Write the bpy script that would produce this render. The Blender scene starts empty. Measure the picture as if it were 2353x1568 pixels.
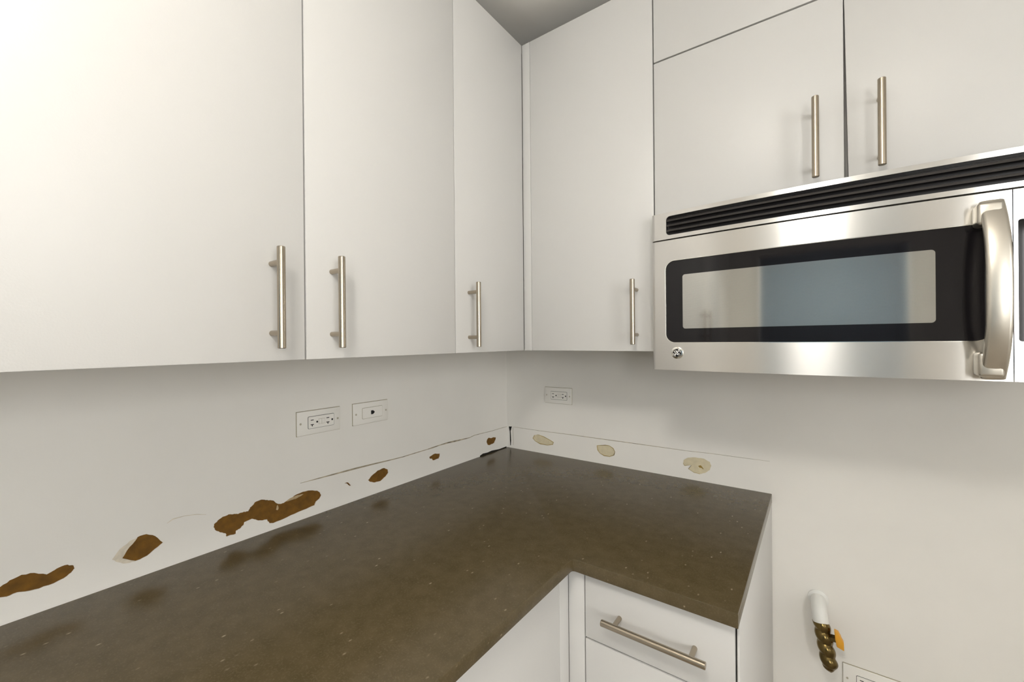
import bpy, bmesh, math, random
from mathutils import Vector, Matrix

# ------------------------------------------------------------------ camera, world, lights, exposure
scene = bpy.context.scene
COL = scene.collection
CAM_POS = Vector((1.055, -1.4121, 1.3623))
YAW, PITCH, ROLL, FPX = 0.62823, -0.00075, -0.00871, 960.56     # metres / radians; focal length in pixels of a 2353 wide frame
fwd = Vector((-math.sin(YAW)*math.cos(PITCH), math.cos(YAW)*math.cos(PITCH), math.sin(PITCH)))
rt = Vector((math.cos(YAW), math.sin(YAW), 0)); up = rt.cross(fwd)
rt, up = rt*math.cos(ROLL) + up*math.sin(ROLL), up*math.cos(ROLL) - rt*math.sin(ROLL)
cam_data = bpy.data.cameras.new('camera'); cam = bpy.data.objects.new('camera', cam_data); COL.objects.link(cam)
m = Matrix((rt, up, -fwd)).transposed().to_4x4(); m.translation = CAM_POS; cam.matrix_world = m
cam_data.sensor_width = 36; cam_data.sensor_fit = 'HORIZONTAL'; cam_data.lens = FPX*36/2353; cam_data.clip_start = 0.02
scene.camera = cam

world = bpy.data.worlds.new('sky'); scene.world = world; world.use_nodes = True
bg = world.node_tree.nodes['Background']; bg.inputs[0].default_value = (0.90, 0.95, 1.0, 1); bg.inputs[1].default_value = 0.5

def area(name, loc, direction, sx, sy, power, col):
    l = bpy.data.lights.new(name, 'AREA'); l.shape = 'RECTANGLE'; l.size = sx; l.size_y = sy; l.energy = power; l.color = col
    o = bpy.data.objects.new(name, l); COL.objects.link(o); o.location = loc
    o.rotation_euler = Vector(direction).to_track_quat('-Z', 'Z').to_euler()
    return o
# added fill light through a made-up large window in the right-hand wall
WIN_Y0, WIN_Y1, WIN_Z0, WIN_Z1 = -3.3, -0.9, 0.95, 2.2
area('added_window_fill', (3.12, (WIN_Y0+WIN_Y1)/2, (WIN_Z0+WIN_Z1)/2), (-1, 0, 0), WIN_Y1-WIN_Y0, WIN_Z1-WIN_Z0, 76, (1.0, 0.985, 0.955))
# added fill through a second made-up window beside the doorway behind the camera
W2_X0, W2_X1, W2_Z0, W2_Z1 = 2.38, 2.92, 1.05, 2.15
area('added_rear_fill', ((W2_X0+W2_X1)/2, -3.78, (W2_Z0+W2_Z1)/2), (0, 1, 0), W2_X1-W2_X0, W2_Z1-W2_Z0, 44, (1.0, 0.99, 0.96))
LAMP_POS = (1.0, -1.74, 2.340); LAMP_STRENGTH = 50.0
scene.view_settings.view_transform = 'Standard'; scene.view_settings.look = 'None'
scene.view_settings.exposure = 0.10; scene.view_settings.gamma = 1.0; scene.view_settings.use_curve_mapping = False

# ------------------------------------------------------------------ dimensions (metres; the room corner is the origin, z = 0 the floor)
UL, UR = 0.3364, 0.3593          # front planes of the upper cabinets along the left and the back wall
UB, UT = 1.3324, 2.2609          # their bottom and top
CD, CT, CTH, CX = 0.648, 0.914, 0.0255, 0.950   # worktop depth, height, thickness, right-hand end
XM, XD, XR = 0.7313, 1.1034, 1.4755             # microwave bay: left, middle, right
ZM, ZS = 1.665, 2.0492                          # bottom and top of the doors over the microwave
CEIL = 2.340
RX, RY = 2.95, -3.6                             # the room's far sides

# ------------------------------------------------------------------ materials
def mat(name, col, rough=0.5, metal=0.0, spec=0.5, bump=None, var=None, emit=None, aniso=0):
    mt = bpy.data.materials.new(name); mt.use_nodes = True; nt = mt.node_tree; b = nt.nodes['Principled BSDF']
    b.inputs['Base Color'].default_value = (*col, 1); b.inputs['Roughness'].default_value = rough
    b.inputs['Metallic'].default_value = metal; b.inputs['Specular IOR Level'].default_value = spec
    tc = nt.nodes.new('ShaderNodeTexCoord')
    if var:      # (scale, amount): gentle tone variation
        n = nt.nodes.new('ShaderNodeTexNoise'); n.inputs['Scale'].default_value = var[0]; n.inputs['Detail'].default_value = 4
        nt.links.new(tc.outputs['Object'], n.inputs['Vector'])
        r = nt.nodes.new('ShaderNodeMapRange'); r.inputs[1].default_value = 0.3; r.inputs[2].default_value = 0.7
        r.inputs[3].default_value = 1-var[1]; r.inputs[4].default_value = 1+var[1]; nt.links.new(n.outputs['Fac'], r.inputs[0])
        mx = nt.nodes.new('ShaderNodeVectorMath'); mx.operation = 'SCALE'; mx.inputs[0].default_value = col
        nt.links.new(r.outputs[0], mx.inputs['Scale']); nt.links.new(mx.outputs[0], b.inputs['Base Color'])
    if bump:     # (scale, strength)
        n = nt.nodes.new('ShaderNodeTexNoise'); n.inputs['Scale'].default_value = bump[0]; n.inputs['Detail'].default_value = 3
        nt.links.new(tc.outputs['Object'], n.inputs['Vector'])
        bp = nt.nodes.new('ShaderNodeBump'); bp.inputs['Strength'].default_value = bump[1]; bp.inputs['Distance'].default_value = 0.001
        nt.links.new(n.outputs['Fac'], bp.inputs['Height']); nt.links.new(bp.outputs[0], b.inputs['Normal'])
    if aniso:
        b.inputs['Anisotropic'].default_value = aniso
        tg = nt.nodes.new('ShaderNodeCombineXYZ'); tg.inputs[2].default_value = 1.0      # grain runs sideways, so reflections smear up and down
        nt.links.new(tg.outputs[0], b.inputs['Tangent'])
    if emit:
        b.inputs['Emission Color'].default_value = (*emit[0], 1); b.inputs['Emission Strength'].default_value = emit[1]
    return mt

M = {}
M['wall'] = mat('painted_wall', (0.86, 0.842, 0.80), 0.6, bump=(220, 0.10), var=(5, 0.02))
M['ceiling'] = mat('painted_ceiling', (0.90, 0.885, 0.845), 0.8, bump=(150, 0.1))
M['floor'] = mat('pale_floor', (0.36, 0.31, 0.25), 0.4, var=(3, 0.1))
M['white'] = mat('white_laminate', (0.60, 0.594, 0.578), 0.42, bump=(420, 0.10))
M['carcass'] = mat('greyed_carcass', (0.42, 0.41, 0.385), 0.5)  # white carcass greyed to put the shade of the door seams into it
M['nickel'] = mat('brushed_nickel', (0.41, 0.355, 0.28), 0.27, 1.0)
M['steel'] = mat('brushed_steel', (0.74, 0.725, 0.70), 0.28, 1.0, aniso=0.98)
M['steel_side'] = mat('steel_side', (0.22, 0.20, 0.165), 0.45, 1.0)
M['handle_steel'] = mat('satin_steel', (0.60, 0.565, 0.50), 0.36, 1.0)
M['black'] = mat('black_plastic', (0.012, 0.011, 0.012), 0.35)
M['louver'] = mat('charcoal_louver', (0.07, 0.065, 0.063), 0.30)
M['glass'] = mat('black_glass', (0.008, 0.007, 0.008), 0.05, spec=0.32)
M['plate'] = mat('white_wall_plate', (0.90, 0.882, 0.835), 0.35)
M['slot'] = mat('dark_slot', (0.006, 0.006, 0.007), 0.7)
M['rim'] = mat('plate_grime_gap', (0.36, 0.32, 0.22), 0.8)  # brown-grey dirt along the plate edges, also joints and screw slots
M['screw'] = mat('plate_screw', (0.55, 0.52, 0.44), 0.35, 0.3)
M['drywall'] = mat('torn_brown_paper', (0.165, 0.076, 0.006), 0.85, var=(60, 0.25), bump=(300, 0.4))
M['fray'] = mat('frayed_paper', (0.50, 0.38, 0.22), 0.85, var=(120, 0.2))
M['smear'] = mat('pale_paper_smear', (0.70, 0.64, 0.53), 0.85, var=(70, 0.15))
M['glue'] = mat('cream_glue', (0.68, 0.61, 0.43), 0.45, var=(60, 0.08))
M['amber'] = mat('amber_glue_edge', (0.36, 0.24, 0.05), 0.4, var=(40, 0.4))
M['caulk'] = mat('old_caulk', (0.36, 0.31, 0.22), 0.8, var=(45, 0.5))
M['gap'] = mat('black_gap', (0.01, 0.009, 0.007), 0.9)
M['brass'] = mat('tarnished_brass', (0.17, 0.12, 0.045), 0.22, 1.0, var=(40, 0.3))
M['yellow'] = mat('yellow_handle_grip', (0.75, 0.36, 0.03), 0.4)
M['pipe'] = mat('white_painted_pipe', (0.82, 0.82, 0.79), 0.4)
M['chrome'] = mat('badge_chrome', (0.75, 0.73, 0.68), 0.15, 1.0)
M['lamp'] = mat('lamp_diffuser', (0.9, 0.9, 0.88), 0.4, emit=((1.0, 0.955, 0.885), LAMP_STRENGTH))
M['hall'] = mat('blue_grey_paint', (0.29, 0.41, 0.51), 0.7)
M['wood'] = mat('painted_trim', (0.78, 0.77, 0.73), 0.4)

def pane_material():
    mt = bpy.data.materials.new('window_glass'); mt.use_nodes = True; nt = mt.node_tree; nt.nodes.clear()
    o = nt.nodes.new('ShaderNodeOutputMaterial'); mix = nt.nodes.new('ShaderNodeMixShader')
    t = nt.nodes.new('ShaderNodeBsdfTransparent'); g = nt.nodes.new('ShaderNodeBsdfGlossy'); g.inputs['Roughness'].default_value = 0.02
    f = nt.nodes.new('ShaderNodeFresnel'); f.inputs[0].default_value = 1.45
    nt.links.new(f.outputs[0], mix.inputs[0]); nt.links.new(t.outputs[0], mix.inputs[1]); nt.links.new(g.outputs[0], mix.inputs[2])
    nt.links.new(mix.outputs[0], o.inputs[0]); return mt
M['pane'] = pane_material()

def counter_material():
    mt = mat('brown_quartz', (0.075, 0.062, 0.042), 0.24, spec=0.5); nt = mt.node_tree; b = nt.nodes['Principled BSDF']
    tc = nt.nodes.new('ShaderNodeTexCoord')
    def noise(scale, detail, lo, hi):
        n = nt.nodes.new('ShaderNodeTexNoise'); n.inputs['Scale'].default_value = scale; n.inputs['Detail'].default_value = detail
        nt.links.new(tc.outputs['Object'], n.inputs['Vector'])
        r = nt.nodes.new('ShaderNodeMapRange'); r.inputs[1].default_value = lo; r.inputs[2].default_value = hi; nt.links.new(n.outputs['Fac'], r.inputs[0]); return r.outputs[0]
    ramp = nt.nodes.new('ShaderNodeMix'); ramp.data_type = 'RGBA'
    ramp.inputs[6].default_value = (0.070, 0.053, 0.024, 1); ramp.inputs[7].default_value = (0.092, 0.069, 0.034, 1)
    nt.links.new(noise(35, 6, 0.3, 0.7), ramp.inputs[0])
    grain = nt.nodes.new('ShaderNodeMix'); grain.data_type = 'RGBA'; grain.inputs[7].default_value = (0.112, 0.085, 0.046, 1)
    nt.links.new(noise(380, 2, 0.52, 0.8), grain.inputs[0]); nt.links.new(ramp.outputs[2], grain.inputs[6])
    # pale elongated flecks
    mp = nt.nodes.new('ShaderNodeMapping'); mp.inputs['Scale'].default_value = (95, 52, 95); mp.inputs['Rotation'].default_value = (0, 0, 0.6)
    nt.links.new(tc.outputs['Object'], mp.inputs[0])
    v = nt.nodes.new('ShaderNodeTexVoronoi'); v.inputs['Scale'].default_value = 1.0; nt.links.new(mp.outputs[0], v.inputs['Vector'])
    near = nt.nodes.new('ShaderNodeMapRange'); near.inputs[1].default_value = 0.20; near.inputs[2].default_value = 0.05; nt.links.new(v.outputs['Distance'], near.inputs[0])
    sep = nt.nodes.new('ShaderNodeSeparateColor'); nt.links.new(v.outputs['Color'], sep.inputs[0])
    gate = nt.nodes.new('ShaderNodeMapRange'); gate.inputs[1].default_value = 0.80; gate.inputs[2].default_value = 1.0; nt.links.new(sep.outputs[0], gate.inputs[0])
    mul = nt.nodes.new('ShaderNodeMath'); mul.operation = 'MULTIPLY'; nt.links.new(near.outputs[0], mul.inputs[0]); nt.links.new(gate.outputs[0], mul.inputs[1])
    fl = nt.nodes.new('ShaderNodeMix'); fl.data_type = 'RGBA'; fl.inputs[7].default_value = (0.30, 0.245, 0.165, 1)
    nt.links.new(mul.outputs[0], fl.inputs[0]); nt.links.new(grain.outputs[2], fl.inputs[6]); nt.links.new(fl.outputs[2], b.inputs['Base Color'])
    return mt
M['counter'] = counter_material()

def screen_material():     # perforated metal screen behind the microwave's window: fine rows of holes under glass
    mt = mat('window_screen', (0.30, 0.29, 0.255), 0.07, 0.85); nt = mt.node_tree; b = nt.nodes['Principled BSDF']
    tc = nt.nodes.new('ShaderNodeTexCoord'); w = nt.nodes.new('ShaderNodeTexWave'); w.wave_type = 'BANDS'; w.bands_direction = 'Z'
    w.inputs['Scale'].default_value = 130; w.inputs['Distortion'].default_value = 0.6; nt.links.new(tc.outputs['Object'], w.inputs['Vector'])
    mx = nt.nodes.new('ShaderNodeMix'); mx.data_type = 'RGBA'; mx.inputs[6].default_value = (0.385, 0.38, 0.36, 1); mx.inputs[7].default_value = (0.475, 0.465, 0.435, 1)
    nt.links.new(w.outputs['Fac'], mx.inputs[0]); nt.links.new(mx.outputs[2], b.inputs['Base Color']); return mt
M['screen'] = screen_material()

# ------------------------------------------------------------------ helpers
def link(name, me, m, parent=None):
    o = bpy.data.objects.new(name, me); COL.objects.link(o)
    if m is not None: me.materials.clear(); me.materials.append(m)
    if parent is not None:
        o.parent = parent; o.matrix_parent_inverse = parent.matrix_world.inverted()
    return o
def fin(name, bm, m, parent=None, smooth=False):
    bmesh.ops.recalc_face_normals(bm, faces=bm.faces)
    me = bpy.data.meshes.new(name); bm.to_mesh(me); bm.free()
    if smooth:
        for p in me.polygons: p.use_smooth = True
        me.set_sharp_from_angle(angle=math.radians(40))
    return link(name, me, m, parent)
def thing(name, loc, label, cat, group=None):
    o = bpy.data.objects.new(name, None); o.empty_display_size = 0.05; COL.objects.link(o); o.location = loc
    o['label'] = label; o['category'] = cat
    if group: o['group'] = group
    bpy.context.view_layer.update()
    return o
def struct(o): o['kind'] = 'structure'; return o
def add_box(bm, x0, x1, y0, y1, z0, z1, bevel=0.0, seg=2):
    r = bmesh.ops.create_cube(bm, size=1)
    for v in r['verts']:
        v.co = Vector(((x0+x1)/2 + v.co.x*(x1-x0), (y0+y1)/2 + v.co.y*(y1-y0), (z0+z1)/2 + v.co.z*(z1-z0)))
    if bevel:
        es = set(e for v in r['verts'] for e in v.link_edges)
        bmesh.ops.bevel(bm, geom=list(es), offset=bevel, segments=seg, profile=0.5, affect='EDGES')
def box(name, x0, x1, y0, y1, z0, z1, m, parent=None, bevel=0.0):
    bm = bmesh.new(); add_box(bm, x0, x1, y0, y1, z0, z1, bevel); return fin(name, bm, m, parent, smooth=bevel > 0)
def add_tube(bm, pts, radii, n=16, cap=True):
    pts = [Vector(p) for p in pts]; rings = []; ref = None
    for i, p in enumerate(pts):
        d = (pts[min(i+1, len(pts)-1)] - pts[max(i-1, 0)]).normalized()
        if ref is None:
            ref = Vector((0, 0, 1)) if abs(d.z) < 0.9 else Vector((1, 0, 0))
        a = (ref - d*ref.dot(d)).normalized(); ref = a; b = d.cross(a); r = radii[i] if isinstance(radii, (list, tuple)) else radii
        rings.append([bm.verts.new(p + (a*math.cos(2*math.pi*k/n) + b*math.sin(2*math.pi*k/n))*r) for k in range(n)])
    for r0, r1 in zip(rings, rings[1:]):
        for k in range(n): bm.faces.new((r0[k], r0[(k+1) % n], r1[(k+1) % n], r1[k]))
    if cap: bm.faces.new(rings[0][::-1]); bm.faces.new(rings[-1])
def bar(bm, a, b, r, n=20, ch=0.0008):      # a rod with chamfered ends
    a, b = Vector(a), Vector(b); d = (b-a).normalized()
    add_tube(bm, [a, a+d*ch, b-d*ch, b], [r-ch, r, r, r-ch], n)
def tear(pts, seed, amp, n=3):              # roughen an outline so that it looks torn
    rnd = random.Random(seed); out = []
    for (a, b), (c, d) in zip(pts, pts[1:] + pts[:1]):
        L = math.hypot(c-a, d-b)
        for k in range(n):
            t = k/n; j = 0 if k == 0 else min(amp, L*0.12)
            out.append((a+(c-a)*t + rnd.uniform(-j, j), b+(d-b)*t + rnd.uniform(-j, j)))
    return out
def flat_curve(outer, holes, depth):        # filled 2D outline with holes, extruded: returns a mesh in the xy plane, z from 0 to -depth
    cu = bpy.data.curves.new('outline', 'CURVE'); cu.dimensions = '2D'; cu.fill_mode = 'BOTH'; cu.extrude = depth/2
    for poly in [outer] + holes:
        s = cu.splines.new('POLY'); s.points.add(len(poly)-1); s.use_cyclic_u = True
        for p, q in zip(s.points, poly): p.co = (q[0], q[1], 0, 1)
    o = bpy.data.objects.new('outline', cu); COL.objects.link(o)
    dg = bpy.context.evaluated_depsgraph_get(); me = bpy.data.meshes.new_from_object(o.evaluated_get(dg))
    bpy.data.objects.remove(o); bpy.data.curves.remove(cu)
    for v in me.vertices: v.co.z -= depth/2
    return me
# wall coordinates: left wall (a = y, b = z, out = +x); back wall (a = x, b = z, out = -y)
def to_left(a, b, out): return Vector((out, a, b))
def to_back(a, b, out): return Vector((a, -out, b))
def wall_shape(name, outer, holes, depth, out, place, m, parent=None):
    me = flat_curve(outer, holes, depth)
    for v in me.vertices: v.co = place(v.co.x, v.co.y, v.co.z + out)
    bm = bmesh.new(); bm.from_mesh(me); bpy.data.meshes.remove(me)
    return fin(name, bm, m, parent)
def ribbon(pts, widths):                    # outline of a thin uneven line
    up_, dn = [], []
    for i, (a, b) in enumerate(pts):
        p0, p1 = pts[max(i-1, 0)], pts[min(i+1, len(pts)-1)]; L = math.hypot(p1[0]-p0[0], p1[1]-p0[1]); nx, ny = -(p1[1]-p0[1])/L, (p1[0]-p0[0])/L
        w = widths[i % len(widths)]/2; up_.append((a+nx*w, b+ny*w)); dn.append((a-nx*w, b-ny*w))
    return up_ + dn[::-1]
def grow(pts, d):
    cx = sum(p[0] for p in pts)/len(pts); cy = sum(p[1] for p in pts)/len(pts); out = []
    for a, b in pts:
        L = math.hypot(a-cx, b-cy) or 1; out.append((a+(a-cx)/L*d, b+(b-cy)/L*d))
    return out

# outlines of the torn patches (y, z on the left wall) and of the glue spots (x, z on the back wall)
LP={
 'A':[(-1.3549,0.9762),(-1.3448,0.9824),(-1.3324,0.9856),(-1.3186,0.9825),(-1.3048,0.9736),(-1.2907,0.979),(-1.2802,0.9794),(-1.2731,0.9746),(-1.2719,0.9689),(-1.2762,0.9633),(-1.285,0.9577),(-1.3022,0.9541),(-1.3187,0.9545),(-1.3347,0.9584),(-1.345,0.9577),(-1.355,0.9596),(-1.3667,0.9618),(-1.3762,0.9681),(-1.3724,0.9754),(-1.3628,0.9753)],
 'B':[(-1.2097,0.9603),(-1.1991,0.9774),(-1.1876,0.9916),(-1.1745,0.9923),(-1.1611,0.9833),(-1.149,0.9657),(-1.1613,0.9582),(-1.1733,0.9498),(-1.1908,0.947),(-1.202,0.9544)],
 'Bs':[(-1.2238,0.9638),(-1.2129,0.9793),(-1.199,0.9885),(-1.1876,0.9909),(-1.1991,0.9774),(-1.2097,0.9603),(-1.1908,0.9458),(-1.2049,0.9486),(-1.2158,0.9556)],
 'C':[(-1.0626,0.9644),(-1.0617,0.9711),(-1.0548,0.9766),(-1.0451,0.9813),(-1.0335,0.9828),(-1.0235,0.98),(-1.0152,0.9772),(-1.0029,0.9783),(-0.9943,0.9765),(-0.9904,0.9836),(-0.9805,0.9922),(-0.9685,0.9942),(-0.9594,0.992),(-0.9502,0.9874),(-0.9397,0.9837),(-0.9334,0.9761),(-0.9249,0.9711),(-0.9151,0.9702),(-0.9051,0.975),(-0.8892,0.9804),(-0.8682,0.9834),(-0.8491,0.9813),(-0.8306,0.9751),(-0.8219,0.966),(-0.8199,0.9593),(-0.8245,0.9522),(-0.8346,0.947),(-0.8372,0.9394),(-0.8591,0.937),(-0.8896,0.9344),(-0.9165,0.9311),(-0.9402,0.9295),(-0.9486,0.9325),(-0.9537,0.9431),(-0.9689,0.9463),(-0.9789,0.9519),(-0.9867,0.9562),(-0.9983,0.9546),(-1.0003,0.9489),(-1.0098,0.9429),(-1.0155,0.9419),(-1.0174,0.9343),(-1.0383,0.9351),(-1.0401,0.9429),(-1.0506,0.9489),(-1.0593,0.9571)],
 'Cf':[(-0.9331,0.9593),(-0.9314,0.9676),(-0.9288,0.9697),(-0.9271,0.9618),(-0.9297,0.957)],
 'Cg':[(-0.9106,0.9722),(-0.8983,0.9775),(-0.88,0.9788),(-0.8659,0.9769),(-0.8847,0.971),(-0.9029,0.9709)],
 'D':[(-0.754,0.9711),(-0.747,0.973),(-0.7413,0.9714),(-0.7323,0.9611),(-0.7371,0.9607),(-0.7428,0.9679)],
 'E':[(-0.6776,0.9603),(-0.6665,0.9694),(-0.6441,0.9799),(-0.621,0.9818),(-0.6076,0.9733),(-0.606,0.9645),(-0.6146,0.9555),(-0.6346,0.9457),(-0.6541,0.947),(-0.6698,0.9533)],
 'F':[(-0.4396,0.9722),(-0.421,0.978),(-0.4124,0.9786),(-0.3899,0.9735),(-0.3907,0.9647),(-0.3953,0.9581),(-0.4229,0.9575),(-0.4279,0.9645),(-0.4363,0.9652)],
 'G':[(-0.1366,0.9622),(-0.1319,0.973),(-0.1226,0.977),(-0.1039,0.9719),(-0.0943,0.9731),(-0.0751,0.9694),(-0.0776,0.9623),(-0.0875,0.9493),(-0.116,0.9456),(-0.1299,0.9506)],
 'gap':[(-0.1778,0.9175),(-0.1599,0.9221),(-0.1326,0.9198),(-0.1046,0.9216),(-0.0561,0.9171),(0.0078,0.9181),(0.0077,0.9128),(-0.0562,0.9126),(-0.1047,0.9127),(-0.151,0.9143),(-0.1756,0.915)],
 'scr':[(-1.1425,1.0018),(-1.1329,1.0071),(-1.1134,1.0068),(-1.0931,1.0031),(-1.0757,0.9963)],
 'line':[(-0.8738,1.0201),(-0.8381,1.021),(-0.7541,1.0213),(-0.6588,1.013),(-0.4894,1.0018),(-0.4241,1.0013),(-0.3895,1.0029),(-0.3536,1.0033),(-0.3162,1.0016),(-0.2772,1.0001),(-0.2366,0.999),(-0.2113,1.0026),(-0.1677,1.0022),(-0.1035,1.0001),(-0.0549,1.0011),(0.0011,1.0006)],
}
BP={
 'P1':[(0.1304,0.9683),(0.1381,0.9816),(0.1527,0.9858),(0.1813,0.9807),(0.2092,0.9714),(0.2257,0.964),(0.2229,0.9565),(0.1978,0.9496),(0.1639,0.9507),(0.1408,0.9588)],
 'P2':[(0.4088,0.9778),(0.441,0.9837),(0.4572,0.9833),(0.4709,0.9757),(0.4767,0.9648),(0.473,0.953),(0.4569,0.9453),(0.436,0.9455),(0.4195,0.9519),(0.411,0.9626)],
 'P3':[(0.7084,0.9727),(0.7216,0.9826),(0.7436,0.9872),(0.7687,0.987),(0.7863,0.9795),(0.7904,0.9688),(0.7861,0.9548),(0.7719,0.9427),(0.7576,0.9371),(0.7396,0.9389),(0.7231,0.9477),(0.7324,0.9602),(0.7214,0.9583),(0.712,0.9556),(0.7072,0.9626)],
 'slit':[(0.0078,1.0017),(0.0248,1.0036),(0.018,0.9836),(0.0203,0.9436),(0.0185,0.9242),(0.0139,0.9226),(0.013,0.9489),(0.0122,0.9814)],
 'cedge':[(0.0297,1.0005),(0.0312,0.9605),(0.0327,0.9268)],
 'line':[(0.0324,1.0024),(0.1644,1.0019),(0.306,1.0036),(0.4294,1.0037),(0.5203,1.0041),(0.605,1.0041),(0.7217,1.0041),(0.7934,1.0064),(0.8607,1.0064),(0.9453,1.0073)],
}

# ------------------------------------------------------------------ room shell
def shell_wall(name, boxdims, skin):
    bm = bmesh.new(); add_box(bm, *boxdims); bm2 = bmesh.new(); bm2.from_mesh(skin)
    me2 = bpy.data.meshes.new('t'); bm2.to_mesh(me2); bm2.free(); bm.from_mesh(me2); bpy.data.meshes.remove(me2)
    return struct(fin(name, bm, M['wall']))
SKIN = 0.0016
torn = {k: tear(LP[k], i+3, 0.0009) for i, k in enumerate(['A', 'B', 'C', 'D', 'E', 'F', 'G'])}
gap_hole = [(min(a, -0.004), max(b, 0.9145)) for a, b in LP['gap']]
gap_hole = [gap_hole[i] for i in range(len(gap_hole))][:6] + [(-0.004, 0.906), (-0.176, 0.906)]
me = flat_curve([(RY-0.1, 0), (0, 0), (0, CEIL), (RY-0.1, CEIL)], list(torn.values()) + [gap_hole], SKIN)
for v in me.vertices: v.co = to_left(v.co.x, v.co.y, v.co.z)
wall_left = shell_wall('wall_left', (-0.12, -SKIN, RY-0.1, 0.0, 0, CEIL), me)
slit_hole = tear(BP['slit'], 91, 0.0004, 2)
me = flat_curve([(0, 0), (RX+0.1, 0), (RX+0.1, CEIL), (0, CEIL)], [slit_hole], SKIN)
for v in me.vertices: v.co = to_back(v.co.x, v.co.y, v.co.z)
wall_back = shell_wall('wall_back', (-0.12, RX+0.1, SKIN, 0.12, 0, CEIL), me)

names_left = {'A': 'long brown torn paper patch', 'C': 'largest brown torn paper patch of joined lobes'}
for k, poly in torn.items():
    p = wall_shape('torn_patch', grow(poly, 0.004), [], 0.0001, -SKIN+0.0002, to_left, M['drywall'], wall_left)
    p['label'] = names_left.get(k, 'brown torn drywall paper patch')
    if k == 'C':
        for q in ('Cf', 'Cg'): wall_shape('paper_flake', tear(LP[q], 7, 0.0006), [], 0.0003, -SKIN+0.0008, to_left, M['fray'], p)
sm = wall_shape('paper_smear', tear(LP['Bs'], 5, 0.0008), [], 0.0001, 0.00025, to_left, M['smear'], wall_left); sm['label'] = 'pale smear beside a torn patch'
wall_shape('dark_gap', grow(gap_hole, 0.003), [], 0.0001, -SKIN+0.0002, to_left, M['gap'], wall_left)
wall_shape('scratch', ribbon(LP['scr'], [0.0008, 0.0022, 0.001, 0.0014, 0.0006]), [], 0.0001, 0.0003, to_left, M['smear'], wall_left)
line_l = [(-0.8745, 1.0070), (-0.82, 1.0062), (-0.77, 1.0055), (-0.72, 1.0048), (-0.66, 1.0030), (-0.60, 1.0005), (-0.55, 0.9990), (-0.50, 1.0000), (-0.45, 1.0005)] + LP['line'][5:-1] + [(-0.004, 1.0006)]
wl = [0.0006, 0.0018, 0.0024, 0.0030, 0.0024, 0.0020, 0.0016, 0.0018, 0.0014, 0.0026, 0.0020, 0.0030, 0.0036, 0.0026, 0.0016, 0.0014, 0.0012, 0.0010, 0.0010, 0.0010]
wall_shape('caulk_line', ribbon(line_l, [w*1.5 for w in wl]), [], 0.0004, 0.0005, to_left, M['caulk'], wall_left)
wall_shape('caulk_line', ribbon(BP['line'], [0.0010, 0.0012, 0.0016, 0.0018, 0.0018, 0.0016, 0.0010, 0.0010, 0.0009, 0.0004]), [], 0.0004, 0.0005, to_back, M['caulk'], wall_back)
wall_shape('dark_gap', grow(slit_hole, 0.003), [], 0.0001, -SKIN+0.0002, to_back, M['gap'], wall_back)
wall_shape('corner_edge', ribbon(BP['cedge'], [0.0010, 0.0012, 0.0008]), [], 0.0003, 0.0004, to_back, M['caulk'], wall_back)
# dried adhesive spots left on the back wall: a cream pad with an amber rim
for i, k in enumerate(['P1', 'P2', 'P3']):
    pad = wall_shape('glue_spot', tear(BP[k], 30+i, 0.0006), [], 0.0009, 0.0011, to_back, M['glue'], wall_back); pad['label'] = 'cream dried glue spot'
    pts = BP[k]; n = len(pts)
    segs = {0: [(2, 6), (5, 11)], 1: [(0, 2), (2, 5), (4, 10)], 2: [(8, 12), (10, 14)]}[i]
    for s0, s1 in segs:
        arc = [pts[j % n] for j in range(s0, s1+1)]
        if len(arc) > 1: wall_shape('glue_rim', ribbon(arc, [0.0012, 0.0022, 0.0016, 0.0026][:max(2, min(4, len(arc)))]) if i < 2 else ribbon(arc, [0.0008, 0.0012]), [], 0.0003, 0.0016, to_back, M['amber'], pad)
    if i == 2: wall_shape('glue_crack', tear([(0.752, 0.962), (0.760, 0.965), (0.765, 0.960), (0.768, 0.953), (0.760, 0.957), (0.756, 0.957)], 4, 0.001), [], 0.0003, 0.0016, to_back, M['amber'], pad)

struct(box('floor', -0.12, RX+0.1, RY-1.6, 0.12, -0.1, 0, M['floor']))
struct(box('ceiling', -0.12, RX+0.1, RY-1.6, 0.12, CEIL, CEIL+0.1, M['ceiling']))
# right-hand wall with the opening for the added fill window
bm = bmesh.new()
for d in [(RX, RX+0.1, RY-0.1, 0, 0, WIN_Z0), (RX, RX+0.1, RY-0.1, 0, WIN_Z1, CEIL), (RX, RX+0.1, RY-0.1, WIN_Y0, WIN_Z0, WIN_Z1), (RX, RX+0.1, WIN_Y1, 0, WIN_Z0, WIN_Z1)]: add_box(bm, *d)
struct(fin('wall_right', bm, M['wall']))
bm = bmesh.new(); my = (WIN_Y0+WIN_Y1)/2
for d in [(WIN_Y0, WIN_Y1, WIN_Z0, WIN_Z0+.05), (WIN_Y0, WIN_Y1, WIN_Z1-.05, WIN_Z1), (WIN_Y0, WIN_Y0+.05, WIN_Z0+.05, WIN_Z1-.05), (WIN_Y1-.05, WIN_Y1, WIN_Z0+.05, WIN_Z1-.05), (my-.03, my+.03, WIN_Z0+.05, WIN_Z1-.05)]:
    add_box(bm, RX+.03, RX+.07, d[0], d[1], d[2], d[3])
win = struct(fin('added_window_1', bm, M['wood']))
for a, b in ((WIN_Y0+.05, my-.03), (my+.03, WIN_Y1-.05)): box('pane', RX+.048, RX+.052, a, b, WIN_Z0+.05, WIN_Z1-.05, M['pane'], win)
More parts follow.
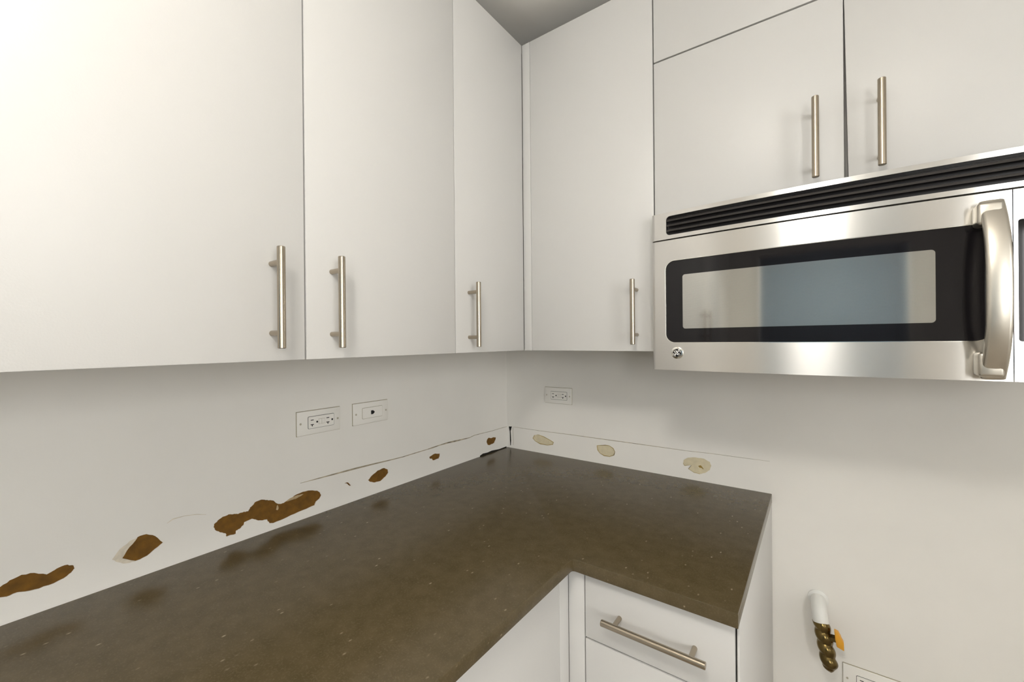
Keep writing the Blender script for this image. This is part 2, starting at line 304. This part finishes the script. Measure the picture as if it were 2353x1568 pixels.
# wall behind the camera with an open doorway to a blue-grey hall
DX0, DX1, DZ = 0.37, 1.80, 2.08
bm = bmesh.new()
for d in [(-0.0, DX0, 0, CEIL), (DX1, W2_X0, 0, CEIL), (W2_X1, RX, 0, CEIL), (DX0, DX1, DZ, CEIL), (W2_X0, W2_X1, 0, W2_Z0), (W2_X0, W2_X1, W2_Z1, CEIL)]: add_box(bm, d[0], d[1], RY-0.1, RY, d[2], d[3])
struct(fin('wall_front', bm, M['wall']))
bm = bmesh.new(); mx_ = (W2_X0+W2_X1)/2  # frame of the second added window, there for fill light
for d in [(W2_X0, W2_X1, W2_Z0, W2_Z0+.05), (W2_X0, W2_X1, W2_Z1-.05, W2_Z1), (W2_X0, W2_X0+.05, W2_Z0+.05, W2_Z1-.05), (W2_X1-.05, W2_X1, W2_Z0+.05, W2_Z1-.05), (mx_-.025, mx_+.025, W2_Z0+.05, W2_Z1-.05)]:
    add_box(bm, d[0], d[1], RY-.07, RY-.03, d[2], d[3])
win = struct(fin('added_window_2', bm, M['wood']))
for a, b in ((W2_X0+.05, mx_-.025), (mx_+.025, W2_X1-.05)): box('pane', a, b, RY-.052, RY-.048, W2_Z0+.05, W2_Z1-.05, M['pane'], win)
bm = bmesh.new()
for d in [(DX0-.06, DX0, RY, RY+.015, 0, DZ+.06), (DX1, DX1+.06, RY, RY+.015, 0, DZ+.06), (DX0, DX1, RY, RY+.015, DZ, DZ+.06)]: add_box(bm, *d)
struct(fin('trim_1', bm, M['wood']))
bm = bmesh.new()
for d in [(-0.12, 2.0, RY-1.6, RY-1.5, 0, CEIL), (-0.12, 0, RY-1.5, RY-.1, 0, CEIL), (1.95, 2.0, RY-1.5, RY-.1, 0, CEIL)]: add_box(bm, *d)
struct(fin('wall_hall', bm, M['hall']))

# ------------------------------------------------------------------ worktop
bm = bmesh.new()
L = [(0, 0), (CX, 0), (CX, -CD), (CD+.006, -CD), (CD+.0018, -CD-.0018), (CD, -CD-.006), (CD, -2.25), (0, -2.25)]
f = bm.faces.new([bm.verts.new((a, b, CT-CTH)) for a, b in L]); ex = bmesh.ops.extrude_face_region(bm, geom=[f])
for v in ex['geom']:
    if isinstance(v, bmesh.types.BMVert): v.co.z = CT
bm.edges.ensure_lookup_table()
es = [e for e in bm.edges if abs(e.verts[0].co.z-e.verts[1].co.z) < 1e-6 and not (abs(e.verts[0].co.x) < 1e-6 and abs(e.verts[1].co.x) < 1e-6) and not (abs(e.verts[0].co.y) < 1e-6 and abs(e.verts[1].co.y) < 1e-6)]
bmesh.ops.bevel(bm, geom=es, offset=0.0016, segments=2, profile=0.5, affect='EDGES')
top = fin('countertop', bm, M['counter'], smooth=True)
top['label'] = 'dark brown quartz L-shaped countertop running round the corner'; top['category'] = 'countertop'

# ------------------------------------------------------------------ cabinets
def handle(door, place, a0, b0, a1, b1, out):          # bar pull: rod held by two posts; coordinates on the door's plane
    bm = bmesh.new(); off = 0.033; r = 0.0062
    bar(bm, place(a0, b0, out+off), place(a1, b1, out+off), r)
    L = math.hypot(a1-a0, b1-b0); t = 0.0245/L
    for s in (t, 1-t):
        a, b = a0+(a1-a0)*s, b0+(b1-b0)*s
        bar(bm, place(a, b, out-0.0005), place(a, b, out+off), 0.0046, 16, 0.0003)
    h = fin('bar_handle', bm, M['nickel'], door, smooth=True); h['label'] = 'brushed nickel bar handle'
    return h
DTH = 0.019
def door_l(cab, y0, y1, z0, z1, front=UL, name='door'): return box(name, front-DTH, front, y0, y1, z0, z1, M['white'], cab, 0.0012)
def door_b(cab, x0, x1, z0, z1, front=UR, name='door'): return box(name, x0, x1, -front, -front+DTH, z0, z1, M['white'], cab, 0.0012)

# upper cabinet on the left wall with two doors
Y0, Y1, Y2 = -1.4090, -1.0339, -0.6589
c = thing('wall_cabinet', (0, (Y0+Y2)/2, UB), 'white two-door wall cabinet with facing bar handles above the brown torn patches', 'cabinet')
box('body', 0.001, UL-DTH-.010, Y0+.001, Y2-.001, UB+.002, UT, M['carcass'], c)
d = door_l(c, Y0+.0012, Y1-.0014, UB, UT); handle(d, to_left, -1.0898, 1.3532, -1.0898, 1.5155, UL)
d = door_l(c, Y1+.0014, Y2-.0012, UB, UT); handle(d, to_left, -0.9848, 1.3525, -0.9848, 1.5160, UL)
# unseen cabinet added to keep lamp light off the left wall
c = thing('wall_cabinet', (0, -1.785, UB), 'white two-door wall cabinet added out of view to shade the left wall', 'cabinet')
box('body', 0.001, UL-DTH-.010, -2.160, Y0-.001, UB+.002, UT, M['carcass'], c)
d = door_l(c, -2.1590, -1.7864, UB, UT); handle(d, to_left, -1.8400, 1.3532, -1.8400, 1.5155, UL)
d = door_l(c, -1.7836, Y0-.0014, UB, UT); handle(d, to_left, -1.7300, 1.3532, -1.7300, 1.5155, UL)
# narrow single-door cabinet next to the corner
c = thing('wall_cabinet', (0, -0.51, UB), 'narrow white single-door wall cabinet meeting the inside corner, above the wall jack', 'cabinet')
box('body', 0.001, UL-DTH-.010, Y2+.001, -UR+DTH+.012, UB+.002, UT, M['carcass'], c)
d = door_l(c, Y2+.0012, -UR-.0012, UB, UT); handle(d, to_left, -0.6097, 1.3475, -0.6097, 1.5110, UL)
# single-door cabinet on the back wall, with a filler strip in the corner
c = thing('wall_cabinet', (0.5, 0, UB), 'white single-door wall cabinet between the corner filler strip and the microwave', 'cabinet')
box('body', 0.001, XM-.001, -UR+DTH+.010, -0.001, UB+.002, UT, M['carcass'], c)
box('filler_strip', UL+.0006, 0.3640, -UR, -UR+DTH, UB, UT, M['white'], c, 0.0006)
d = door_b(c, 0.3650, XM-.0012, UB, UT); handle(d, to_back, 0.6858, 1.3503, 0.6858, 1.5138, UR)
# cabinet over the microwave
c = thing('wall_cabinet', ((XM+XR)/2, 0, ZM), 'short white two-door cabinet with a panel above, mounted over the microwave', 'cabinet')
box('body', XM+.001, XR-.001, -UR+DTH+.010, -0.001, ZM+.002, UT, M['carcass'], c)
d = door_b(c, XM+.0018, XD-.0006, ZM+.001, ZS-.0018); handle(d, to_back, 1.0572, 1.6795, 1.0572, 1.8386, UR)
bm = bmesh.new(); add_box(bm, XD+.0008, XR-.0012, -UR, -UR+DTH, ZM+.001, ZS-.0018, 0.0012)
for v in bm.verts:                                      # this door hangs slightly out of square: the gap widens downwards
    if v.co.x < XD+.05: v.co.x += 0.0052*(ZS-v.co.z)/(ZS-ZM)
d = fin('door', bm, M['white'], c, smooth=True); handle(d, to_back, 1.1560, 1.6785, 1.1560, 1.8372, UR)
box('top_panel', XM+.0018, XR-.0012, -UR, -UR+DTH, ZS+.0018, UT, M['white'], c, 0.0012)

# base cabinets
FB = 0.628
c = thing('base_cabinet', (0, -1.05, 0), 'white base cabinet with plain panels under the long left countertop run', 'cabinet')
box('body', 0.001, FB-DTH-.002, -1.43, -0.664, 0.1, CT-CTH, M['carcass'], c)
box('toe_kick', 0.001, FB-.07, -1.43, -0.664, 0, 0.1, M['carcass'], c)
box('filler_strip', FB-DTH, FB-.0002, -0.6664, -FB-.0008, 0.1, CT-CTH-.001, M['white'], c, 0.0006)
for a, b in ((-1.0477, -0.6674), (-1.429, -1.0490)): box('door', FB-DTH, FB, a, b, 0.1, CT-CTH-.003, M['white'], c, 0.0008)
c = thing('base_cabinet', (0.79, 0, 0), 'narrow white base cabinet with one drawer at the end of the countertop', 'cabinet')
box('body', 0.001, 0.944, -FB+DTH+.002, -0.001, 0.1, CT-CTH, M['carcass'], c)
box('toe_kick', 0.001, 0.944, -FB+.07, -0.001, 0, 0.1, M['carcass'], c)
box('filler_strip', FB-.0004, 0.6638, -FB+.0004, -FB+DTH, 0.1, CT-CTH-.001, M['white'], c, 0.0006)
d = box('drawer_front', 0.6664, 0.9425, -FB, -FB+DTH, 0.7502, CT-CTH-.004, M['white'], c, 0.0012); handle(d, to_back, 0.7160, 0.8160, 0.9030, 0.8160, FB)
box('door', 0.6664, 0.9425, -FB, -FB+DTH, 0.1, 0.7466, M['white'], c, 0.0012)
box('end_panel', 0.9455, 0.9495, -FB-.001, -0.001, 0, CT-CTH-.0005, M['white'], c, 0.0008)

# ------------------------------------------------------------------ microwave (bow front)
W0, W1 = 0.7324, 1.4712; WC, WH = (W0+W1)/2, (W1-W0)/2
Z0, Z1 = 1.2895, 1.664
def bow(x):                                              # gently bowed front with rounded outer ends
    e = max(0.0, 0.009-min(x-W0, W1-x)); return 0.385 + 0.021*(1-((x-WC)/WH)**2) - (0.009-math.sqrt(max(0, 0.009**2-e*e)))
def P3(x, z, o): return Vector((x, -(bow(x)+o), z))
def samples(x0, x1, corners=(), n=28):
    s = set([x0, x1] + [x0+(x1-x0)*k/n for k in range(n+1)]); corners = tuple(corners) + ((W0+.009, .009), (W1-.009, .009))
    for cx, r in corners:      # denser round the rounded corners
        for k in range(0, 11):
            for x in (cx - r*math.cos(k*math.pi/20), cx + r*math.cos(k*math.pi/20)):
                if x0 <= x <= x1: s.add(x)
    out = []
    for x in sorted(s):
        if not out or x-out[-1] > 1e-5: out.append(x)
    return out
def rr(x, x0, x1, z0, z1, r):  # z-range of a rounded rectangle at x
    d = 0
    if x < x0+r: d = r - math.sqrt(max(0, r*r-(x0+r-x)**2))
    if x > x1-r: d = r - math.sqrt(max(0, r*r-(x-x1+r)**2))
    return z0+d, z1-d
def strip(bm, xs, lo, hi, of, ob, ends=(True, True)):
    prev = None
    for i, x in enumerate(xs):
        a, b = lo(x), hi(x)
        q = [bm.verts.new(P3(x, a, of)), bm.verts.new(P3(x, b, of)), bm.verts.new(P3(x, b, ob)), bm.verts.new(P3(x, a, ob))]
        if prev:
            for k in range(4): bm.faces.new((prev[k], prev[(k+1) % 4], q[(k+1) % 4], q[k]))
        if (i == 0 and ends[0]) or (i == len(xs)-1 and ends[1]): bm.faces.new(q)
        prev = q
def framed(bm, x0, x1, z0, z1, hx0, hx1, hz0, hz1, r, of, ob):
    strip(bm, samples(x0, hx0, n=4), lambda x: z0, lambda x: z1, of, ob)
    strip(bm, samples(hx1, x1, n=4), lambda x: z0, lambda x: z1, of, ob)
    xs = samples(hx0, hx1, ((hx0+r, r), (hx1-r, r)))
    strip(bm, xs, lambda x: rr(x, hx0, hx1, hz0, hz1, r)[1], lambda x: z1, of, ob)
    strip(bm, xs, lambda x: z0, lambda x: rr(x, hx0, hx1, hz0, hz1, r)[0], of, ob)
    bmesh.ops.remove_doubles(bm, verts=bm.verts, dist=1e-6)
def rrect(name, x0, x1, z0, z1, r, of, ob, m, parent):
    bm = bmesh.new(); xs = samples(x0, x1, ((x0+r, r), (x1-r, r)))
    strip(bm, xs, lambda x: rr(x, x0, x1, z0, z1, r)[0], lambda x: rr(x, x0, x1, z0, z1, r)[1], of, ob)
    return fin(name, bm, m, parent, smooth=True)
mw = thing('microwave', (WC, 0, Z0), 'stainless steel over-range microwave with black window and curved vertical handle', 'microwave')
box('body', W0+.003, W1-.003, -0.366, -0.001, Z0+.004, Z1-.001, M['steel_side'], mw, 0.002)
ZD = 1.599                                               # joint between grille panel and door
bm = bmesh.new(); framed(bm, W0, W1, ZD+.0016, Z1, 0.7685, 1.4400, 1.6095, 1.6545, 0.009, 0.0, -0.020)
g = fin('vent_panel', bm, M['steel'], mw, smooth=True)
rrect('vent_recess', 0.764, 1.444, 1.606, 1.658, 0.009, -0.0185, -0.0195, M['black'], g)
for zc in (1.6455, 1.6335, 1.6215):
    bm = bmesh.new(); xs = samples(0.7690, 1.4395, n=30); prev = None
    for i, x in enumerate(xs):
        q = [bm.verts.new(P3(x, zc+dz, o)) for dz, o in ((-.0022, -.004), (.0004, -.0015), (.0024, -.0045), (.0050, -.0180), (.0030, -.0182))]
        if prev:
            for k in range(5): bm.faces.new((prev[k], prev[(k+1) % 5], q[(k+1) % 5], q[k]))
        if i in (0, len(xs)-1): bm.faces.new(q)
        prev = q
    fin('louver', bm, M['louver'], g)
XS = 1.3115                                              # joint between door and control panel
bm = bmesh.new(); framed(bm, W0, XS-.0006, Z0, ZD-.0016, 0.7650, 1.2900, 1.3540, 1.5490, 0.022, 0.0, -0.018)
dr = fin('door', bm, M['steel'], mw, smooth=True)
rrect('window_glass', 0.7640, 1.2910, 1.3530, 1.5500, 0.022, -0.0022, -0.006, M['glass'], dr)
bm = bmesh.new(); framed(bm, 0.7635, 1.2915, 1.3525, 1.5505, 0.7662, 1.2888, 1.3552, 1.5478, 0.021, -0.0006, -0.0018)
fin('window_bezel', bm, M['chrome'], dr, smooth=True)
rrect('window_screen', 0.8050, 1.2225, 1.3870, 1.5130, 0.006, -0.0017, -0.003, M['screen'], dr)
bm = bmesh.new(); framed(bm, XS+.0006, W1, Z0, ZD-.0016, 1.3170, 1.4560, 1.3540, 1.5490, 0.004, 0.0, -0.018)
cp = fin('control_panel', bm, M['steel'], mw, smooth=True)
rrect('control_glass', 1.3160, 1.4570, 1.3530, 1.5500, 0.004, -0.0015, -0.006, M['glass'], cp)
# curved handle: a wide band arching out from the door, on two mounts
bm = bmesh.new(); rings = []; N = 24; hz0, hz1 = 1.2965, 1.5775; hx0, hx1 = 1.2700, 1.2990
for k in range(N+1):
    t = k/N; s = 2*t-1; z = hz0+(hz1-hz0)*t
    o = 0.014 + 0.036*(1-abs(s)**2.6); sl = 0.036*2.6*abs(s)**1.6*(1 if s > 0 else -1)*2/(hz1-hz0)
    nv = Vector((0, -1, sl)).normalized(); base = P3((hx0+hx1)/2, z, o); row = []
    for j in range(16):                                   # rounded flat section
        a = 2*math.pi*j/16; ca, sa = math.cos(a), math.sin(a)
        u = math.copysign(abs(ca)**0.5, ca)*(hx1-hx0)/2; w = math.copysign(abs(sa)**0.7, sa)*0.0062
        row.append(bm.verts.new(base + Vector((u, 0, 0)) + nv*w))
    rings.append(row)
for r0, r1 in zip(rings, rings[1:]):
    for j in range(16): bm.faces.new((r0[j], r0[(j+1) % 16], r1[(j+1) % 16], r1[j]))
bm.faces.new(rings[0]); bm.faces.new(rings[-1])
hd = fin('handle', bm, M['handle_steel'], mw, smooth=True); hd['label'] = 'wide curved satin steel handle'
for z0, z1 in ((1.2975, 1.337), (1.5405, 1.5765)):
    bm = bmesh.new(); add_box(bm, hx0-.004, hx1-.004, -(bow(1.285)+.030), -(bow(1.285)-.002), z0, z1, 0.005, 3); fin('handle_mount', bm, M['handle_steel'], hd, smooth=True)
# round badge with a script monogram
bx, bz = 0.7925, 1.3305; bo = 0.0
def disc(bm, r, o0, o1, n=40, dome=0.0):
    rows = [[bm.verts.new(P3(bx, bz, 0) + Vector((rad*math.cos(2*math.pi*k/n), -o, rad*math.sin(2*math.pi*k/n)))) for k in range(n)] for rad, o in ((r, o0), (r, o1-.0006), (r-.0010, o1))]
    for a, b in zip(rows, rows[1:]):
        for k in range(n): bm.faces.new((a[k], a[(k+1) % n], b[(k+1) % n], b[k]))
    bm.faces.new(rows[0]); bm.faces.new(rows[-1])
bm = bmesh.new(); disc(bm, 0.0138, -0.004, 0.0030); bd = fin('badge', bm, M['chrome'], mw, smooth=True)
bm = bmesh.new(); disc(bm, 0.0096, 0.0020, 0.0036); fin('badge_field', bm, M['slot'], bd, smooth=True)
def emb(pts, r=0.00072):
    bm = bmesh.new(); add_tube(bm, [P3(bx, bz, 0)+Vector((a*.001, -0.0038, b*.001)) for a, b in pts], r, 8); return fin('emblem', bm, M['chrome'], bd, smooth=True)
def curl(cx, cy, r0, r1, a0, a1, n=22): return [(cx+(r0+(r1-r0)*k/n)*math.cos(math.radians(a0+(a1-a0)*k/n)), cy+(r0+(r1-r0)*k/n)*math.sin(math.radians(a0+(a1-a0)*k/n))) for k in range(n+1)]
emb(curl(-3.1, 2.6, 2.5, 1.9, -80, 250) )                                            # upper left loop
emb([(-0.6, 4.6), (-0.9, 2.0), (-1.3, -0.6), (-1.9, -2.6)] + curl(-3.6, -3.0, 1.8, 1.1, 0, -300))   # stem and lower left curl
emb(curl(2.9, 2.9, 2.3, 1.5, 250, -30) )                                             # upper right loop
emb([(0.7, 2.2), (1.6, 0.6), (1.0, -0.8)] + curl(3.3, -2.7, 2.6, 0.8, 140, 500))     # lower right spiral
for a0 in (0, 90, 180, 270): emb(curl(0, 0, 8.2, 8.2, a0+12, a0+70, 14), 0.0004)

# ------------------------------------------------------------------ outlets and jack
def pbox(name, place, a0, a1, b0, b1, o0, o1, m, parent, bevel=0.0):
    p, q = place(a0, b0, o0), place(a1, b1, o1); lo = [min(p[i], q[i]) for i in range(3)]; hi = [max(p[i], q[i]) for i in range(3)]
    return box(name, lo[0], hi[0], lo[1], hi[1], lo[2], hi[2], m, parent, bevel)
def rounded(a0, a1, b0, b1, r, n=5):
    out = []
    for cx, cy, s in ((a1-r, b1-r, 0), (a0+r, b1-r, 90), (a0+r, b0+r, 180), (a1-r, b0+r, 270)):
        for k in range(n+1): t = math.radians(s+90*k/n); out.append((cx+r*math.cos(t), cy+r*math.sin(t)))
    return out
def plate(place, a, b, label, cat, w=0.117, h=0.0605, kind='gfci', group=None):
    t = thing('outlet_plate' if kind != 'jack' else 'jack_plate', place(a, b, 0), label, cat, group)
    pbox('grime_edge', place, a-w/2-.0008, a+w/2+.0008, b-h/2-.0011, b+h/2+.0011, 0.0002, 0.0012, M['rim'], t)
    pbox('cover', place, a-w/2, a+w/2, b-h/2, b+h/2, 0.0002, 0.0050, M['plate'], t, 0.0012)
    iw, ih = (0.070, 0.0300) if kind != 'jack' else (0.067, 0.0300); ia = a+0.0045 if kind != 'jack' else a+0.004
    wall_shape('insert_gap', rounded(ia-iw/2-.0009, ia+iw/2+.0009, b-ih/2-.0009, b+ih/2+.0009, 0.003), [], 0.0004, 0.0053, place, M['slot' if kind != 'jack' else 'rim'], t)
    ins = wall_shape('insert', rounded(ia-iw/2, ia+iw/2, b-ih/2, b+ih/2, 0.0024), [], 0.0012, 0.0062, place, M['plate'], t)
    if kind == 'gfci':
        for sx, gx in ((-.0250, -.0120), (.0176, .0297)):
            for da, db, sw, sh in ((sx, .0062, .0076, .0020), (sx, -.0055, .0086, .0020), (sx, -.0078, .0022, .0046)):
                pbox('slot', place, ia+da-sw/2, ia+da+sw/2, b+db-sh/2, b+db+sh/2, 0.0060, 0.0064, M['slot'], ins)
            wall_shape('ground_hole', [(ia+gx+.0026*math.cos(k*math.pi/8)*(1 if math.cos(k*math.pi/8) > 0 else .8), b+.0027*math.sin(k*math.pi/8)) for k in range(16)], [], 0.0004, 0.0064, place, M['slot'], ins)
        pbox('button_gap', place, ia-.0076, ia+.0096, b-.0068, b+.0068, 0.0060, 0.0063, M['rim'], ins)
        for q0, q1 in ((-.0072, .0006), (.0012, .0092)): pbox('button', place, ia+q0, ia+q1, b-.0064, b+.0064, 0.0061, 0.0070, M['plate'], ins, 0.0003)
    else:
        pbox('jack_hole', place, ia-.0056, ia+.0020, b-.0056, b+.0056, 0.0060, 0.0064, M['slot'], ins)
        wall_shape('jack_notch', [(ia+.0018, b-.0050), (ia+.0066, b-.0012), (ia+.0066, b+.0012), (ia+.0018, b+.0050)], [], 0.0004, 0.0064, place, M['slot'], ins)
    for da in (-.0500, .0510):
        s = wall_shape('screw', [(a+da+.0027*math.cos(k*math.pi/8), b+.0027*math.sin(k*math.pi/8)) for k in range(16)], [], 0.0010, 0.0056, place, M['screw'], t)
        pbox('screw_slot', place, a+da-.0004, a+da+.0004, b-.0024, b+.0024, 0.0056, 0.00575, M['rim'], s)
    return t
plate(to_left, -0.8250, 1.1563, 'white double outlet plate on the wall beside the wall jack', 'outlet')
plate(to_left, -0.6680, 1.1570, 'white wall plate with one small black jack hole', 'wall jack', kind='jack')
plate(to_back, 0.2490, 1.1487, 'small white outlet plate on the wall under the single-door cabinet, near the corner', 'outlet')
plate(to_back, 1.1665, 0.4645, 'white outlet plate low on the wall below the brass gas valve', 'outlet', h=0.070)

# ------------------------------------------------------------------ gas valve stub
v = thing('gas_valve', (1.056, 0, 0.63), 'brass gas valve with yellow handle on a white pipe stub out of the wall', 'valve')
bm = bmesh.new(); add_tube(bm, [(1.0560, 0.002, 0.650), (1.0562, -0.016, 0.6485), (1.0572, -0.030, 0.642), (1.0590, -0.040, 0.630), (1.0612, -0.047, 0.613), (1.0618, -0.0475, 0.609)], [0.0170, 0.0172, 0.0172, 0.0172, 0.0176, 0.0160], 24)
fin('pipe_stub', bm, M['pipe'], v, smooth=True)
bm = bmesh.new(); add_tube(bm, [(1.056, -0.0002, 0.650), (1.056, -0.003, 0.650), (1.056, -0.0055, 0.650)], [0.024, 0.0235, 0.018], 28); fin('escutcheon', bm, M['pipe'], v, smooth=True)
bm = bmesh.new(); a, b = Vector((1.0612, -0.0465, 0.616)), Vector((1.0815, -0.063, 0.500)); K = 60; n = 24; rows = []
ax = (b-a).normalized(); e1 = Vector((1, 0, 0)); e1 = (e1-ax*e1.dot(ax)).normalized(); e2 = ax.cross(e1)
for k in range(K+1):                                      # coils run aslant round the body
    t = k/K; row = []
    for q in range(n):
        ph = 2*math.pi*q/n; r = 0.0142 + 0.0048*abs(math.sin(t*math.pi*4.2 + ph/2))**0.7
        if t > 0.82: r *= max(0.10, 1-((t-0.82)/0.18)**2*0.92)
        row.append(bm.verts.new(a.lerp(b, t) + (e1*math.cos(ph) + e2*math.sin(ph))*r))
    rows.append(row)
for r0, r1 in zip(rows, rows[1:]):
    for q in range(n): bm.faces.new((r0[q], r0[(q+1) % n], r1[(q+1) % n], r1[q]))
bm.faces.new(rows[0]); bm.faces.new(rows[-1])
bd_ = fin('brass_fitting', bm, M['brass'], v, smooth=True); bd_['label'] = 'ridged tarnished brass fitting'
bm = bmesh.new(); bar(bm, (1.071, -0.055, 0.584), (1.092, -0.058, 0.588), 0.0095, 6, 0.001); fin('valve_stem', bm, M['brass'], v)
bm = bmesh.new()
pts = [(1.0885, 0.610), (1.0975, 0.608), (1.1000, 0.598), (1.1080, 0.586), (1.1085, 0.566), (1.0935, 0.571), (1.0905, 0.590)]
lo = [bm.verts.new((x, -0.050, z)) for x, z in pts]; hi = [bm.verts.new((x, -0.064, z)) for x, z in pts]
bm.faces.new(lo); bm.faces.new(hi[::-1])
for k in range(len(pts)): bm.faces.new((lo[k], lo[(k+1) % len(pts)], hi[(k+1) % len(pts)], hi[k]))
bmesh.ops.bevel(bm, geom=bm.edges[:], offset=0.0015, segments=2, profile=0.5, affect='EDGES')
hh = fin('valve_handle', bm, M['yellow'], v, smooth=True); hh['label'] = 'yellow handle'

# ------------------------------------------------------------------ ceiling lamps (above and behind the camera, and one added to brighten the hall)
def ceiling_lamp(pos, label, drop=0.185):
    lx, ly, lz = pos; lp = thing('ceiling_lamp', pos, label, 'lamp')
    bm = bmesh.new(); add_tube(bm, [(lx, ly, lz-.0005), (lx, ly, lz-.018), (lx, ly, lz-.022), (lx, ly, lz-.023), (lx, ly, lz-drop+.05)], [0.07, 0.07, 0.06, 0.012, 0.012], 32); fin('lamp_base', bm, M['nickel'], lp, smooth=True)
    bm = bmesh.new(); ds = [(0.006, -0.055)] + [(0.135*math.cos(k*math.pi/20), 0.055*math.sin(k*math.pi/20)) for k in range(-9, 10)] + [(0.006, 0.055)]
    add_tube(bm, [(lx, ly, lz-drop-h) for r, h in ds], [r for r, h in ds], 40); fin('diffuser', bm, M['lamp'], lp, smooth=True)
ceiling_lamp(LAMP_POS, 'frosted ceiling lamp on a short stem in the kitchen')
ceiling_lamp((1.1, RY-0.33, CEIL), 'unseen lamp added to brighten the hall', 0.12)
